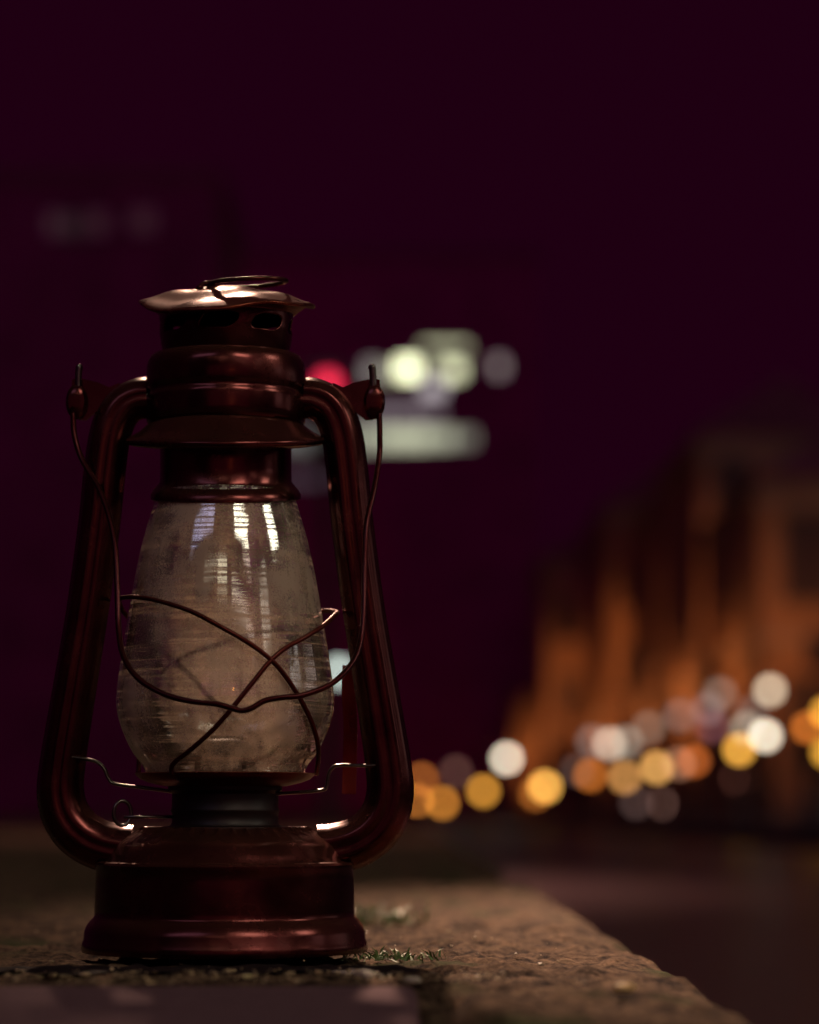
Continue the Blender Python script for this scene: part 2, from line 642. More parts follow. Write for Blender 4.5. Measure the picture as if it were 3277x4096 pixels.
# side tubes: pressed from two halves, ribbed along their length
sec = []
rt = 42.0 * DIST / K
for i in range(48):
    a = i * math.tau / 48
    g = 0.0
    for c0, wd_, dp in ((-90, 9, -0.10), (-62, 8, 0.07), (-118, 8, 0.07), (90, 9, -0.10), (0, 6, 0.09), (180, 6, 0.09)):
        d = (math.degrees(a) - c0 + 180) % 360 - 180
        g += dp * math.exp(-(d / wd_) ** 2)
    sec.append((rt * (1 + g) * math.cos(a), rt * 0.92 * (1 + g) * math.sin(a)))
tube_px = [(640, 838), (662, 840), (688, 853), (708, 880), (722, 925), (732, 1000), (742, 1100), (764, 1270), (788, 1420), (806, 1530), (818, 1610),
           (822, 1665), (812, 1712), (786, 1750), (748, 1775), (705, 1787), (672, 1790)]
path = catmull([L3(x, y) for x, y in tube_px], 8)
tpx = [(2, 1.0)] * 0
scl = []
for pnt in path:
    scl.append(1.0)
nP = len(path)
for i in range(nP):
    f = i / (nP - 1)
    scl[i] = 0.98 if f < 0.45 else 0.98 + 0.16 * min(1, (f - 0.45) / 0.35)
for sgn in (1, -1):
    bm = bmesh.new()
    pth = [mir(v, sgn) for v in path]
    sweep(bm, pth, [(u, v if sgn > 0 else -v) for u, v in sec], fixed=(0, 1, 0), scale=scl)
    tb = obj('side_tube', bm, M['copper'], lan, sharp=70)
    # bail bracket: flat plate with a hole, upright pin and round ear
    bm = bmesh.new()
    out2 = [(700, 806), (722, 816), (745, 806), (770, 800), (790, 797), (800, 800), (801, 830), (797, 862), (786, 884), (770, 885), (750, 868), (728, 850), (702, 838)]
    pts = [L3(x, y) for x, y in out2]
    pts = [mir(v, sgn) for v in pts]
    fr_ = [bm.verts.new((v.x, -0.0007, v.z)) for v in pts]
    bk_ = [bm.verts.new((v.x, 0.0007, v.z)) for v in pts]
    hc = mir(L3(776, 841), sgn)
    hr = 7.0 * DIST / K
    hf = [bm.verts.new((hc.x + hr * math.cos(a), -0.0007, hc.z + 1.5 * hr * math.sin(a))) for a in [k * math.tau / 14 for k in range(14)]]
    hb = [bm.verts.new((v.co.x, 0.0007, v.co.z)) for v in hf]
    for ringo, ringh in ((fr_, hf), (bk_, hb)):
        es = [bm.edges.new((r_[i], r_[(i + 1) % len(r_)])) for r_ in (ringo, ringh) for i in range(len(r_))]
        bmesh.ops.triangle_fill(bm, use_beauty=True, edges=es)
    for A_, B_ in ((fr_, bk_), (hf, hb)):
        for i in range(len(A_)): bm.faces.new((A_[i], A_[(i + 1) % len(A_)], B_[(i + 1) % len(A_)], B_[i]))
    br = obj('bail_bracket', bm, M['copper'], lan, smooth=False)
    bm = bmesh.new()
    pin = [L3(786, 830), L3(786, 800), L3(785, 782), L3(784, 776)]
    sweep(bm, [mir(Vector((v.x, -0.0018, v.z)), sgn) for v in catmull(pin, 4)], 0.0013)
    bmesh.ops.create_uvsphere(bm, u_segments=12, v_segments=8, radius=0.0014)
    bm.verts.ensure_lookup_table()
    tip = mir(L3(784, 776), sgn)
    for v in bm.verts[-(12 * 7 + 2):]: v.co += Vector((tip.x, -0.0018, tip.z))
    obj('pin', bm, M['steel'], br)
    # ear disc through which the handle is hooked
    bm = bmesh.new()
    ec = mir(L3(789, 848), sgn)
    er = 30 * DIST / K
    for (rr, yy) in ((0.0001, -0.0034), (er * 0.7, -0.0034), (er, -0.0026), (er, 0.0026), (er * 0.7, 0.0034), (0.0001, 0.0034)):
        pass
    prof = [(0.3, -0.0040), (0.75, -0.0038), (1.0, -0.0026), (1.0, -0.0016), (0.3, -0.0012)]
    rg_ = []
    for f, yy in prof:
        rg_.append([bm.verts.new((ec.x + er * 0.76 * f * math.cos(a), yy, ec.z + er * 1.25 * f * math.sin(a))) for a in [k * math.tau / 40 for k in range(40)]])
    for a, b in zip(rg_, rg_[1:]):
        for k in range(40): bm.faces.new((a[k], a[(k + 1) % 40], b[(k + 1) % 40], b[k]))
    bm.faces.new(rg_[0]); bm.faces.new(rg_[-1])
    obj('ear', bm, M['copper'], br, sharp=40)

# bail handle hanging down in front of the glass
bail_px = [(799, 868, -.004), (800, 915, -.005), (799, 960, -.006), (788, 1030, -.013), (773, 1100, -.019), (768, 1190, -.023), (766, 1290, -.028),
           (760, 1345, -.031), (744, 1392, -.036), (702, 1437, -.043), (640, 1463, -.048), (590, 1469, -.050), (556, 1476, -.051), (530, 1491, -.052), (508, 1496, -.052),
           (482, 1489, -.052), (455, 1482, -.052), (400, 1476, -.051), (345, 1461, -.048), (290, 1427, -.043), (260, 1380, -.037), (250, 1320, -.031), (247, 1230, -.026),
           (240, 1130, -.020), (214, 1040, -.013), (172, 965, -.006), (157, 915, -.004), (154, 868, -.003)]
bm = bmesh.new()
sweep(bm, catmull([L3(*q) for q in bail_px], 8), 0.00105)
obj('bail_handle', bm, M['wire'], lan)


# wire guard: crossing hoops round the glass
def guard_pt(x, y, side):
    Y = -0.02 * side
    for _ in range(12):
        q = L3(x, y, Y)
        yy = y
        R = 233 if yy < 1480 else 233 - 45 * min(1.0, ((yy - 1480) / 150.0)) ** 1.4
        R = R * DIST / K
        d = max(0.0, R * R - q.x * q.x)
        Y = -side * math.sqrt(d)
    return L3(x, y, Y)
gA = [(guard_pt(x, y, 1)) for x, y in [(256, 1259), (282, 1257), (330, 1264), (400, 1286), (460, 1317), (515, 1348), (565, 1384), (600, 1422), (636, 1478), (660, 1530), (671, 1580), (667, 1630)]]
gB = [(guard_pt(x, y, 1)) for x, y in [(704, 1296), (680, 1318), (640, 1343), (605, 1362), (570, 1391), (530, 1440), (484, 1497), (445, 1540), (400, 1580), (370, 1603), (361, 1618), (364, 1632)]]
gC = [(guard_pt(x, y, -1)) for x, y in [(704, 1288), (688, 1286), (640, 1291), (580, 1303), (520, 1321), (450, 1345), (390, 1368), (350, 1398), (328, 1440), (312, 1490), (296, 1550), (292, 1632)]]
gD = [(guard_pt(x, y, -1)) for x, y in [(252, 1270), (262, 1290), (290, 1318), (345, 1365), (400, 1412), (440, 1462), (478, 1500), (520, 1533), (560, 1565), (580, 1595), (587, 1632)]]
bm = bmesh.new()
tipL = L3(249, 1263, 0.0)
tipR = L3(710, 1290, 0.0)
sweep(bm, catmull(gA[::-1] + [tipL] + gD, 6), 0.0009)
gu = obj('guard_hoop', bm, M['hoop'], lan)
bm = bmesh.new()
sweep(bm, catmull(gB[::-1] + [tipR] + gC, 6), 0.0009)
obj('guard_hoop', bm, M['hoop'], lan)

# lift wires to either side of the gallery
for pts in ([(140, 1592), (174, 1597), (204, 1604), (220, 1618), (230, 1640), (245, 1651), (306, 1659), (370, 1668)],
            [(800, 1611), (767, 1612), (716, 1611), (700, 1617), (692, 1632), (688, 1655), (675, 1664), (604, 1670), (575, 1671)]):
    bm = bmesh.new()
    sweep(bm, catmull([L3(x, y, -0.004) for x, y in pts], 6), [(0.0007 * math.cos(a), 0.0022 * math.sin(a)) for a in [k * math.tau / 12 for k in range(12)]], fixed=(0, 1, 0))
    obj('gallery_bracket', bm, M['steel'], lan)
# lift lever, a red strip behind the right of the glass
bm = bmesh.new()
sweep(bm, catmull([L3(736, 1402, .02), L3(734, 1450, .02), L3(738, 1520, .02), L3(737, 1600, .02), L3(735, 1672, .018)], 6),
      [(0.0026, -0.0006), (0.0026, 0.0006), (-0.0026, 0.0006), (-0.0026, -0.0006)], fixed=(0, 1, 0))
obj('lift_lever', bm, M['red_paint'], lan, sharp=30)
# wick wheel and shaft
bm = bmesh.new()
sweep(bm, [L3(262, 1720, -.012), L3(300, 1720, -.010), L3(345, 1720, -.008), L3(380, 1720, -.004)], 0.0006)
ks = obj('wick_shaft', bm, M['steel'], lan)
bm = bmesh.new()
kc = L3(258, 1712, -.012)
sweep(bm, [kc + Vector((0.0030 * math.cos(a), 0.0012 * math.cos(a), 0.0044 * math.sin(a))) for a in [k * math.tau / 40 for k in range(40)]], 0.0007, closed=True)
obj('wick_knob', bm, M['steel'], ks)

LEAN = 0.0
# ------------------------------------------------------------------ ground
ROADZ = -0.12


def ground_mat(name, c1, c2, rough, bump, scale, spec=0.3, moss=None):
    m, t, b = mat_base(name)
    co = N(t, 'ShaderNodeTexCoord')
    n1 = N(t, 'ShaderNodeTexNoise', Scale=scale, Detail=9.0, Roughness=0.7)
    n2 = N(t, 'ShaderNodeTexNoise', Scale=scale * 6, Detail=6.0, Roughness=0.7)
    vo = N(t, 'ShaderNodeTexVoronoi', Scale=scale * 7)
    for n in (n1, n2, vo): t.links.new(co.outputs['Object'], n.inputs['Vector'])
    cr = N(t, 'ShaderNodeValToRGB')
    cr.color_ramp.elements[0].position = 0.42
    cr.color_ramp.elements[1].position = 0.60
    cr.color_ramp.elements[0].color = tuple(c1) + (1,)
    cr.color_ramp.elements[1].color = tuple(c2) + (1,)
    ad = N(t, 'ShaderNodeMath', operation='MULTIPLY_ADD')
    ad.inputs[1].default_value = 0.45
    t.links.new(n2.outputs['Fac'], ad.inputs[0])
    sc_ = N(t, 'ShaderNodeMath', operation='MULTIPLY')
    sc_.inputs[1].default_value = 0.55
    t.links.new(n1.outputs['Fac'], sc_.inputs[0])
    t.links.new(sc_.outputs[0], ad.inputs[2])
    t.links.new(ad.outputs[0], cr.inputs[0])
    last = cr.outputs[0]
    if moss:
        n3 = N(t, 'ShaderNodeTexNoise', Scale=14.0, Detail=6.0)
        t.links.new(co.outputs['Object'], n3.inputs['Vector'])
        mr2 = N(t, 'ShaderNodeMapRange')
        mr2.inputs['From Min'].default_value = 0.56
        mr2.inputs['From Max'].default_value = 0.66
        t.links.new(n3.outputs['Fac'], mr2.inputs['Value'])
        mx = N(t, 'ShaderNodeMixRGB')
        mx.inputs[2].default_value = tuple(moss) + (1,)
        t.links.new(mr2.outputs[0], mx.inputs[0])
        t.links.new(last, mx.inputs[1])
        last = mx.outputs[0]
    t.links.new(last, b.inputs['Base Color'])
    b.inputs['Roughness'].default_value = rough
    b.inputs['Specular IOR Level'].default_value = spec
    bp = N(t, 'ShaderNodeBump', Strength=bump, Distance=0.005)
    t.links.new(ad.outputs[0], bp.inputs['Height'])
    t.links.new(bp.outputs[0], b.inputs['Normal'])
    return m


M['rough'] = ground_mat('weathered_concrete', (0.015, 0.008, 0.007), (0.175, 0.11, 0.07), 0.95, 1.0, 55, 0.03, (0.04, 0.045, 0.018))
M['slab'] = ground_mat('smooth_slate', (0.10, 0.052, 0.066), (0.155, 0.084, 0.095), 0.85, 0.3, 90, 0.05)
M['asphalt'] = ground_mat('damp_asphalt', (0.04, 0.018, 0.022), (0.08, 0.038, 0.045), 0.36, 0.3, 25, 0.25)
M['pave2'] = ground_mat('far_paving', (0.10, 0.075, 0.065), (0.18, 0.14, 0.12), 0.7, 0.3, 8, 0.4)

EDGE = 0.097


def fbm(x, y, s, o=4):
    return noise.fractal(Vector((x * s, y * s, 3.1)), 0.8, 2.1, o)


xs = [-8, -5, -3, -2, -1.4, -1.0, -0.8, -0.65, -0.55]
x = -0.5
while x < 0.060:
    xs.append(x)
    x += 0.0032 if x > -0.16 else 0.008
NE = len(xs)
ys = [-3, -2.2, -1.6, -1.2]
y = -1.0
while y < 14:
    ys.append(y)
    if -0.40 < y < 0.30: y += 0.0032
    elif -0.6 < y < 0.9: y += 0.007
    elif y < 2.5: y += 0.03
    else: y += 0.4
while y < 260:
    ys.append(y)
    y *= 1.25
bm = bmesh.new()
# rounded arris and kerb face: (offset from the edge, drop)
arr = [(-0.037, 0), (-0.032, 0), (-0.027, -0.0003), (-0.022, -0.0007), (-0.017, -0.0013), (-0.012, -0.0022), (-0.008, -0.0034), (-0.004, -0.0055), (-0.001, -0.0085), (0, -0.013), (0.001, -0.02), (0.001, -0.04), (0.001, -0.07), (0.001, -0.10), (0.002, ROADZ - 0.01)]
rowsv = []
SLX, SLY = 0.004, -0.165       # smooth slab lies left of / in front of these
for y in ys:
    row = []
    wob = -0.004 * max(0.0, noise.noise(Vector((3, y * 40, 1))) - 0.25) * 4 + 0.006 * noise.noise(Vector((0, y * 3.0, 5))) + 0.0025 * noise.noise(Vector((0, y * 22, 9)))
    for i, x in enumerate(xs):
        h = 0.0026 * fbm(x, y, 24) + 0.0020 * fbm(x + 5, y * 1.3, 95, 4) - 0.0022
        if abs(x - LX) < 0.056 and abs(y) < 0.056 and math.hypot(x - LX, y) < 0.056: h = min(h, -0.0004)
        # shallow sunken joint across the kerb farther off
        h -= 0.010 * math.exp(-((y - 1.35) / 0.22) ** 4)
        if y < SLY and x < SLX: h = -0.012
        elif y < SLY - 0.0 and x < SLX + 0.006: h -= 0.004
        elif y < SLY + 0.012 and x < SLX + 0.01: h -= 0.0045
        if -0.096 < y < -0.0585: h -= 0.006 * min(1.0, max(0.0, (0.03 - x) / 0.03))
        # lip just before the lantern foot
        h += 0.0012 * math.exp(-((y + 0.115) / 0.03) ** 2) * (0.6 + fbm(x, y, 70))
        row.append(bm.verts.new((x, y, h)))
    for dx, dzz in arr:
        x = EDGE + dx
        h = 0.0026 * fbm(x, y, 24) + 0.0020 * fbm(x + 5, y * 1.3, 95, 4) - 0.0022
        h -= 0.010 * math.exp(-((y - 1.35) / 0.22) ** 4)
        row.append(bm.verts.new((x + wob * max(0, 1 + dx / 0.037), y, h * max(0, 1 + dzz / 0.12) + dzz)))
    rowsv.append(row)
for a, b in zip(rowsv, rowsv[1:]):
    for i in range(len(a) - 1): bm.faces.new((a[i], a[i + 1], b[i + 1], b[i]))
tag(obj('pavement', bm, M['rough'], sharp=None), kind='structure')

bm = bmesh.new()
box(bm, -0.62, SLX - 0.0015, -1.5, SLY - 0.0015, -0.05, 0.0006, 0.0)
bmesh.ops.bevel(bm, geom=[e for e in bm.edges if (e.verts[0].co.z > 0 and e.verts[1].co.z > 0) or
                          (abs(e.verts[0].co.x - e.verts[1].co.x) < 1e-6 and abs(e.verts[0].co.y - e.verts[1].co.y) < 1e-6 and e.verts[0].co.x > -0.1 and e.verts[0].co.y > -1)],
                offset=0.004, segments=4, affect='EDGES', profile=0.5)
tag(obj('paving_slab', bm, M['slab'], sharp=50), kind='structure')

bm = bmesh.new()
v = [bm.verts.new(q) for q in ((-60, -40, ROADZ - 0.02), (120, -40, ROADZ - 0.02), (400, 900, ROADZ - 0.02), (-400, 900, ROADZ - 0.02))]
bm.faces.new(v)
tag(obj('ground', bm, M['asphalt'], smooth=False), kind='structure')
bm = bmesh.new()
v = [bm.verts.new(q) for q in ((EDGE - 0.05, -14, ROADZ), (1.95, -14, ROADZ), (1.95, 400, ROADZ), (EDGE - 0.05, 400, ROADZ))]
bm.faces.new(v)
tag(obj('road', bm, M['asphalt'], smooth=False), kind='structure')
bm = bmesh.new()
box(bm, 1.95, 8.2, -14, 400, ROADZ - 0.1, -0.012, 0.01)
tag(obj('footpath', bm, M['pave2'], smooth=False), kind='structure')


# near-black strip painting the contact shade before the lantern foot
bm = bmesh.new()
gx = [-0.5 + 0.004 * i for i in range(132)]
gy = [-0.0975 + 0.0025 * i for i in range(17)]
gr_ = [[bm.verts.new((x, y + 0.002 * noise.noise(Vector((x * 60, 1, 2))), -0.0012 - 0.006 * max(0.0, (x + 0.004) / 0.03) + 0.0014 * fbm(x, y, 90, 3) - 0.0008 * math.cos((y + 0.077) * 150))) for x in gx] for y in gy]
for a, b in zip(gr_, gr_[1:]):
    for i in range(len(a) - 1): bm.faces.new((a[i], a[i + 1], b[i + 1], b[i]))
tag(obj('shade_strip', bm, mat_plain('shade_black', (0.012, 0.006, 0.007), 0.95, 0, 200, 0.5, 0, 60, 0.1)), kind='structure')


# grit and crumbs in the joint: nobody could count them
def lump(bm, c, s, flat=0.6, sub=1, seed=0):
    ret = bmesh.ops.create_icosphere(bm, subdivisions=sub, radius=1.0)
    rx, ry, rzz = s * random.uniform(.7, 1.4), s * random.uniform(.6, 1.1), s * flat
    a = random.uniform(0, 6.28)
    for v in ret['verts']:
        d = 1 + 0.35 * noise.noise(v.co * 1.7 + Vector((seed, 0, 0)))
        p = Vector((v.co.x * rx * d, v.co.y * ry * d, v.co.z * rzz * d))
        v.co = Vector((p.x * math.cos(a) - p.y * math.sin(a), p.x * math.sin(a) + p.y * math.cos(a), p.z)) + Vector(c)


bm = bmesh.new()
for i in range(560):
    x = random.uniform(-0.17, 0.03)
    y = random.gauss(-0.135, 0.016)
    if random.random() < 0.25: x, y = random.uniform(-0.16, 0.09), random.uniform(-0.25, 0.16)
    if math.hypot(x - LX, y) < 0.058 or x > 0.055: continue
    if y < SLY and x < SLX and random.random() < 0.9: continue
    lump(bm, (x, y, 0.0004 + 0.0014 * random.random()), random.choice((0.0003, 0.0004, 0.0006, 0.0006, 0.0011)) * random.uniform(.6, 1.2), 0.45, 1, i)
tag(obj('gravel', bm, mat_plain('grit', (0.36, 0.25, 0.13), 0.4, 0, 260, 0.95), None), 'loose grit and crumbs along the joint in front of the lantern', 'gravel', kind='stuff')

for nm, lab, px, py, Y, s, colr in (
        ('pebble', 'flat whitish stone chip right of the lantern foot, nearest to it', 770, 2064, -0.135, 0.0034, (0.75, 0.62, 0.45)),
        ('pebble', 'small yellowish pebble lying alone on the concrete in the right foreground', 1316, 2112, -0.19, 0.0030, (0.65, 0.42, 0.16)),
        ('pebble', 'pale grit stone at the front corner of the smooth slab', 868, 2085, -0.155, 0.0022, (0.5, 0.42, 0.33)),
        ('pebble', 'small bright yellow pebble in the joint before the middle of the lantern', 522, 2062, -0.135, 0.0014, (0.7, 0.62, 0.25))):
    q = P3(px, py, Y)
    bm = bmesh.new()
    lump(bm, (0, 0, 0), s, 0.42, 3, px)
    o = obj(nm, bm, mat_plain('stone_chip', tuple(k * .85 for k in colr), 0.5, 0, 300, 0.2))
    o.location = (q.x, Y, s * 0.25 + 0.0008)
    tag(o, lab, 'pebble', 'loose pebbles on the paving')

# grass tufts
mg = mat_plain('grass_blade', (0.08, 0.13, 0.03), 0.6, 0, 80, 0.4)
for lab, gx, gy, n, hh in (('small green tuft growing right beside the lantern foot', P3(822, 2016, -0.0).x, -0.01, 110, 0.0062),
                           ('blurred green tuft growing behind the right side of the lantern', P3(800, 1950, .28).x, 0.28, 120, 0.016)):
    bm = bmesh.new()
    for i in range(n):
        a = random.uniform(0, 6.28)
        rr = random.random() ** 0.7 * (0.012 if hh < 0.01 else 0.018)
        bx_, by_ = rr * math.cos(a) * 1.3 + 0.004 * random.gauss(0, 1), rr * math.sin(a) * 1.6
        h = hh * random.uniform(0.4, 1.0)
        le = Vector((random.gauss(0, .9), random.gauss(0, .9), 1)).normalized()
        sd = Vector((random.gauss(0, 1), random.gauss(0, 1), 0)).normalized() * 0.0005
        b0 = Vector((bx_, by_, -0.001))
        mid = b0 + le * h * 0.6
        tp = b0 + le * h + Vector((le.x, le.y, -0.3)) * h * 0.4
        v = [bm.verts.new(q) for q in (b0 - sd, b0 + sd, mid + sd * .8, mid - sd * .8, tp)]
        bm.faces.new((v[0], v[1], v[2], v[3]))
        bm.faces.new((v[3], v[2], v[4]))
    o = obj('grass_tuft', bm, mg, smooth=False)
    o.location = (gx, gy, 0)
    tag(o, lab, 'grass', 'grass tufts on the paving')

# ------------------------------------------------------------------ lamps far off
BLUR = 72.0


def lamp_strength(px_size, level):
    return level * max(1.0, (BLUR / px_size) ** 2)


def street_light(px, py, d, size, color, level, label, group, kind='bollard'):
    """px,py: where it shows; d: metres from the lens; size: diameter of its glowing globe in m"""
    Y = d - DIST
    q = P3(px, py, Y)
    base = -0.012 if q.x > 1.95 else (ROADZ if q.x > EDGE else -0.002)
    s_px = size * K / d
    e_ = lamp_strength(s_px, level)
    em = mat_emit('lamp_glow', color, e_)
    t = empty('bollard_light' if kind == 'bollard' else 'street_lamp', (q.x, Y, base))
    tag(t, label, 'lamp', group)
    h = q.z - base
    r = size / 2
    bm = bmesh.new()
    lathe(bm, [(0.09, 0), (0.09, 0.03), (0.045, 0.06), (0.035, 0.12), (0.03, max(.2, h - r * 1.2)), (0.05, max(.22, h - r * 0.98))], 12)
    obj('post', bm, M['dark_iron'], t)
    bm = bmesh.new()
    bmesh.ops.create_uvsphere(bm, u_segments=24, v_segments=14, radius=r, matrix=__import__('mathutils').Matrix.Translation((0, 0, h)))
    obj('globe', bm, em, t)
    bm = bmesh.new()
    lathe(bm, [(r * 0.55, h + r * 0.86), (r * 0.5, h + r * 1.0), (r * 0.15, h + r * 1.12), (0.004, h + r * 1.3)], 12)
    obj('cap', bm, M['dark_iron'], t)
    return t


AMB = 'amber lights in a row along the far kerb'
WHT = 'pale lamps standing above the amber row'
S = 'out-of-focus '
Yl, Or, Wh, Pk = (1.0, 0.49, 0.09), (1.0, 0.30, 0.04), (1.0, 0.86, 0.66), (1.0, 0.5, 0.38)
for a in (
    (1148, 1656, 41, .20, Yl, .86, 'brightest amber disc of light, right of the low white one'),
    (1018, 1665, 49, .22, (1, .42, .05), .50, 'orange disc of light just left of and below the low white one'),
    (932, 1690, 62, .26, (1, .36, .045), .42, 'orange disc of light nearest the lantern, low over the road'),
    (888, 1640, 80, .30, (1, .28, .05), .24, 'faint orange glow against the lantern side tube'),
    (880, 1685, 85, .30, (1, .33, .05), .34, 'orange glow partly hidden behind the lantern side tube'),
    (1128, 1672, 52, .22, (1, .30, .04), .22, 'dull orange light tucked under the brightest amber disc'),
    (1243, 1632, 29, .13, (1, .27, .03), .33, 'dark orange disc below the pair of pale rings'),
    (1316, 1636, 29, .14, (1, .45, .12), .42, 'pale amber disc left of the twin bright amber one'),
    (1383, 1616, 24, .12, (1, .50, .13), .60, 'light amber disc in the middle of the right half of the row'),
    (1462, 1602, 21, .10, (1, .22, .03), .30, 'rust-coloured disc between pale amber and yellow lights'),
    (1430, 1608, 27, .13, (1, .45, .25), .20, 'pinkish brown disc overlapping the rust-coloured one'),
    (1557, 1578, 17, .09, (1, .47, .06), .74, 'yellow disc directly left of the lowest bright white one'),
    (1700, 1532, 13.5, .07, (1, .25, .02), .42, 'deep orange disc at the right edge of the picture'),
    (1740, 1500, 12.5, .07, (1, .44, .04), .66, 'yellow disc cut off by the right edge, upper of two'),
    (1742, 1584, 12.2, .07, (1, .46, .04), .62, 'yellow disc cut off by the right edge, lower of two'),
):
    street_light(a[0], a[1], a[2], a[3], a[4], a[5], a[6], AMB)
for a in (
    (1067, 1597, 60, .27, (1, .84, .64), .72, 'solitary cream white disc of light, left of the whole white row'),
    (1612, 1549, 30, .15, (1, .87, .66), .86, 'brightest cream white disc at the far right, lower of two'),
    (1622, 1453, 32, .16, (1, .80, .55), .50, 'beige white disc at the far right, highest of the row'),
    (1284, 1566, 50, .24, (1, .80, .60), .40, 'greyish white disc, middle of three overlapping rings'),
    (1248, 1560, 54, .26, (1, .76, .66), .10, 'faint grey disc, left of three overlapping rings'),
    (1318, 1562, 48, .24, (1, .85, .66), .17, 'faint pale disc, right of three overlapping rings'),
    (1366, 1532, 45, .22, (1, .70, .50), .12, 'dim brownish disc right of the three overlapping rings'),
    (1432, 1506, 41, .20, (1, .72, .60), .10, 'dim grey disc left of the purple smudge'),
    (1492, 1492, 38, .19, (.95, .70, .68), .10, 'dim mauve disc above the purple smudge'),
    (1500, 1530, 36, .18, (1, .35, .42), .09, 'dull purple red smudge of light among the pale discs'),
    (1516, 1460, 37, .19, (1, .74, .56), .12, 'dim beige disc high in the sloping line of lights'),
    (1572, 1532, 33, .17, (.95, .88, .66), .20, 'greenish grey disc behind the bright white one'),
    (1585, 1500, 34, .17, (.95, .75, .66), .07, 'very faint mauve glow between the two white discs'),
    (713, 1414, 38, .26, (.85, 1.0, .90), .62, 'cool white light seen between glass and side tube'),
):
    street_light(a[0], a[1], a[2], a[3], a[4], a[5], a[6], WHT, 'lamp')
for a in (  # the pink and red ones are road reflections built as dim lamps
    (1388, 1692, 70, .34, (1, .50, .38), .13, 'dull pink road reflection below the amber row, built as a lamp'),
    (1340, 1690, 74, .34, (1, .62, .55), .04, 'barely visible grey glow beside the dull pink one'),
    (1556, 1640, 26, .14, (1, .32, .20), .11, 'dull red road reflection under the yellow disc, built as a lamp'),
    (960, 1625, 90, .40, (1, .45, .35), .06, 'faint mauve glow above the two orange discs'),
    (1215, 1622, 88, .40, (1, .6, .5), .05, 'faint grey glow right of the brightest amber disc'),
):
    street_light(a[0], a[1], a[2], a[3], a[4], a[5], a[6], 'faint glows at the foot of the row', 'lamp')

# red signal light behind the lantern's shoulder
q = P3(690, 809, 22)
t = empty('traffic_light', (q.x, 22, 0))
tag(t, 'traffic light glowing crimson behind the lantern shoulder', 'traffic light')
bm = bmesh.new()
lathe(bm, [(0.10, 0), (0.10, 0.05), (0.055, 0.1), (0.05, q.z - 0.75)], 16)
obj('pole', bm, M['dark_iron'], t)
bm = bmesh.new()
box(bm, -0.16, 0.16, 0, 0.22, q.z - 0.75, q.z + 0.2, 0.02)
hs = obj('signal_housing', bm, M['dark_iron'], t, smooth=False)
for k, (c_, s_) in enumerate((((1, .0, .06), 1.9), ((.04, .03, 0), 0), ((0, .03, .01), 0))):
    bm = bmesh.new()
    zc = q.z - 0.29 * k
    rg_ = []
    for f, yy in ((0.01, -0.03), (0.6, -0.022), (1.0, 0.0)):
        rg_.append([bm.verts.new((0.105 * f * math.cos(a), yy - 0.002, zc + 0.105 * f * math.sin(a))) for a in [j * math.tau / 24 for j in range(24)]])
    for a, b in zip(rg_, rg_[1:]):
        for j in range(24): bm.faces.new((a[j], a[(j + 1) % 24], b[(j + 1) % 24], b[j]))
    bm.faces.new(rg_[0])
    obj('lens', bm, mat_emit('red_lens', c_, s_) if s_ else mat_plain('dark_lens', c_, 0.2), hs)

# ------------------------------------------------------------------ buildings
M['wall_dark'] = mat_plain('dark_render', (0.38, 0.02, 0.27), 0.85, 0, 0.6, 0.2, 0.2, 5)
M['wall_dim'] = mat_plain('dim_render', (0.25, 0.02, 0.20), 0.85, 0, 0.6, 0.2, 0.2, 5)
M['wall_ochre'] = mat_plain('ochre_render', (0.42, 0.27, 0.15), 0.85, 0, 0.5, 0.35, 0.2, 4)
M['trim'] = mat_plain('stone_trim', (0.40, 0.32, 0.24), 0.8, 0, 1.0, 0.2)
M['roof'] = mat_plain('slate_roof', (0.2, 0.08, 0.13), 0.7, 0, 3.0, 0.3)
M['pane_dark'] = mat_plain('dark_pane', (0.05, 0.03, 0.035), 0.6, 0, 3.0, 0.1)
M['frame'] = mat_plain('window_frame', (0.10, 0.08, 0.07), 0.6, 0, 6.0, 0.2)


def window(parent, face, u0, u1, z0, z1, plane, emit=None, mull=2):
    """face 'y-' : plane is Y of a wall facing the lens; 'x-' : wall facing -X; 'y+' facing +Y. local coords"""
    def bx(bm, a0, a1, c0, c1, o0, o1):
        if face == 'y-': box(bm, a0, a1, plane - o1, plane - o0, c0, c1)
        elif face == 'y+': box(bm, a0, a1, plane + o0, plane + o1, c0, c1)
        else: box(bm, plane - o1, plane - o0, a0, a1, c0, c1)
    bm = bmesh.new()
    t_ = 0.09
    bx(bm, u0 - t_, u1 + t_, z1, z1 + t_, 0.0, 0.07)
    bx(bm, u0 - t_ * 1.5, u1 + t_ * 1.5, z0 - t_, z0, 0.0, 0.12)
    bx(bm, u0 - t_, u0, z0, z1, 0.0, 0.07)
    bx(bm, u1, u1 + t_, z0, z1, 0.0, 0.07)
    for i in range(1, mull):
        um = u0 + (u1 - u0) * i / mull
        bx(bm, um - 0.03, um + 0.03, z0, z1, 0.0, 0.05)
    f = obj('window', bm, M['frame'], parent, smooth=False)
    bm = bmesh.new()
    bx(bm, u0, u1, z0, z1, 0.003, 0.02)
    obj('pane', bm, mat_emit('lit_pane', emit[0], emit[1]) if emit else M['pane_dark'], f, smooth=False)


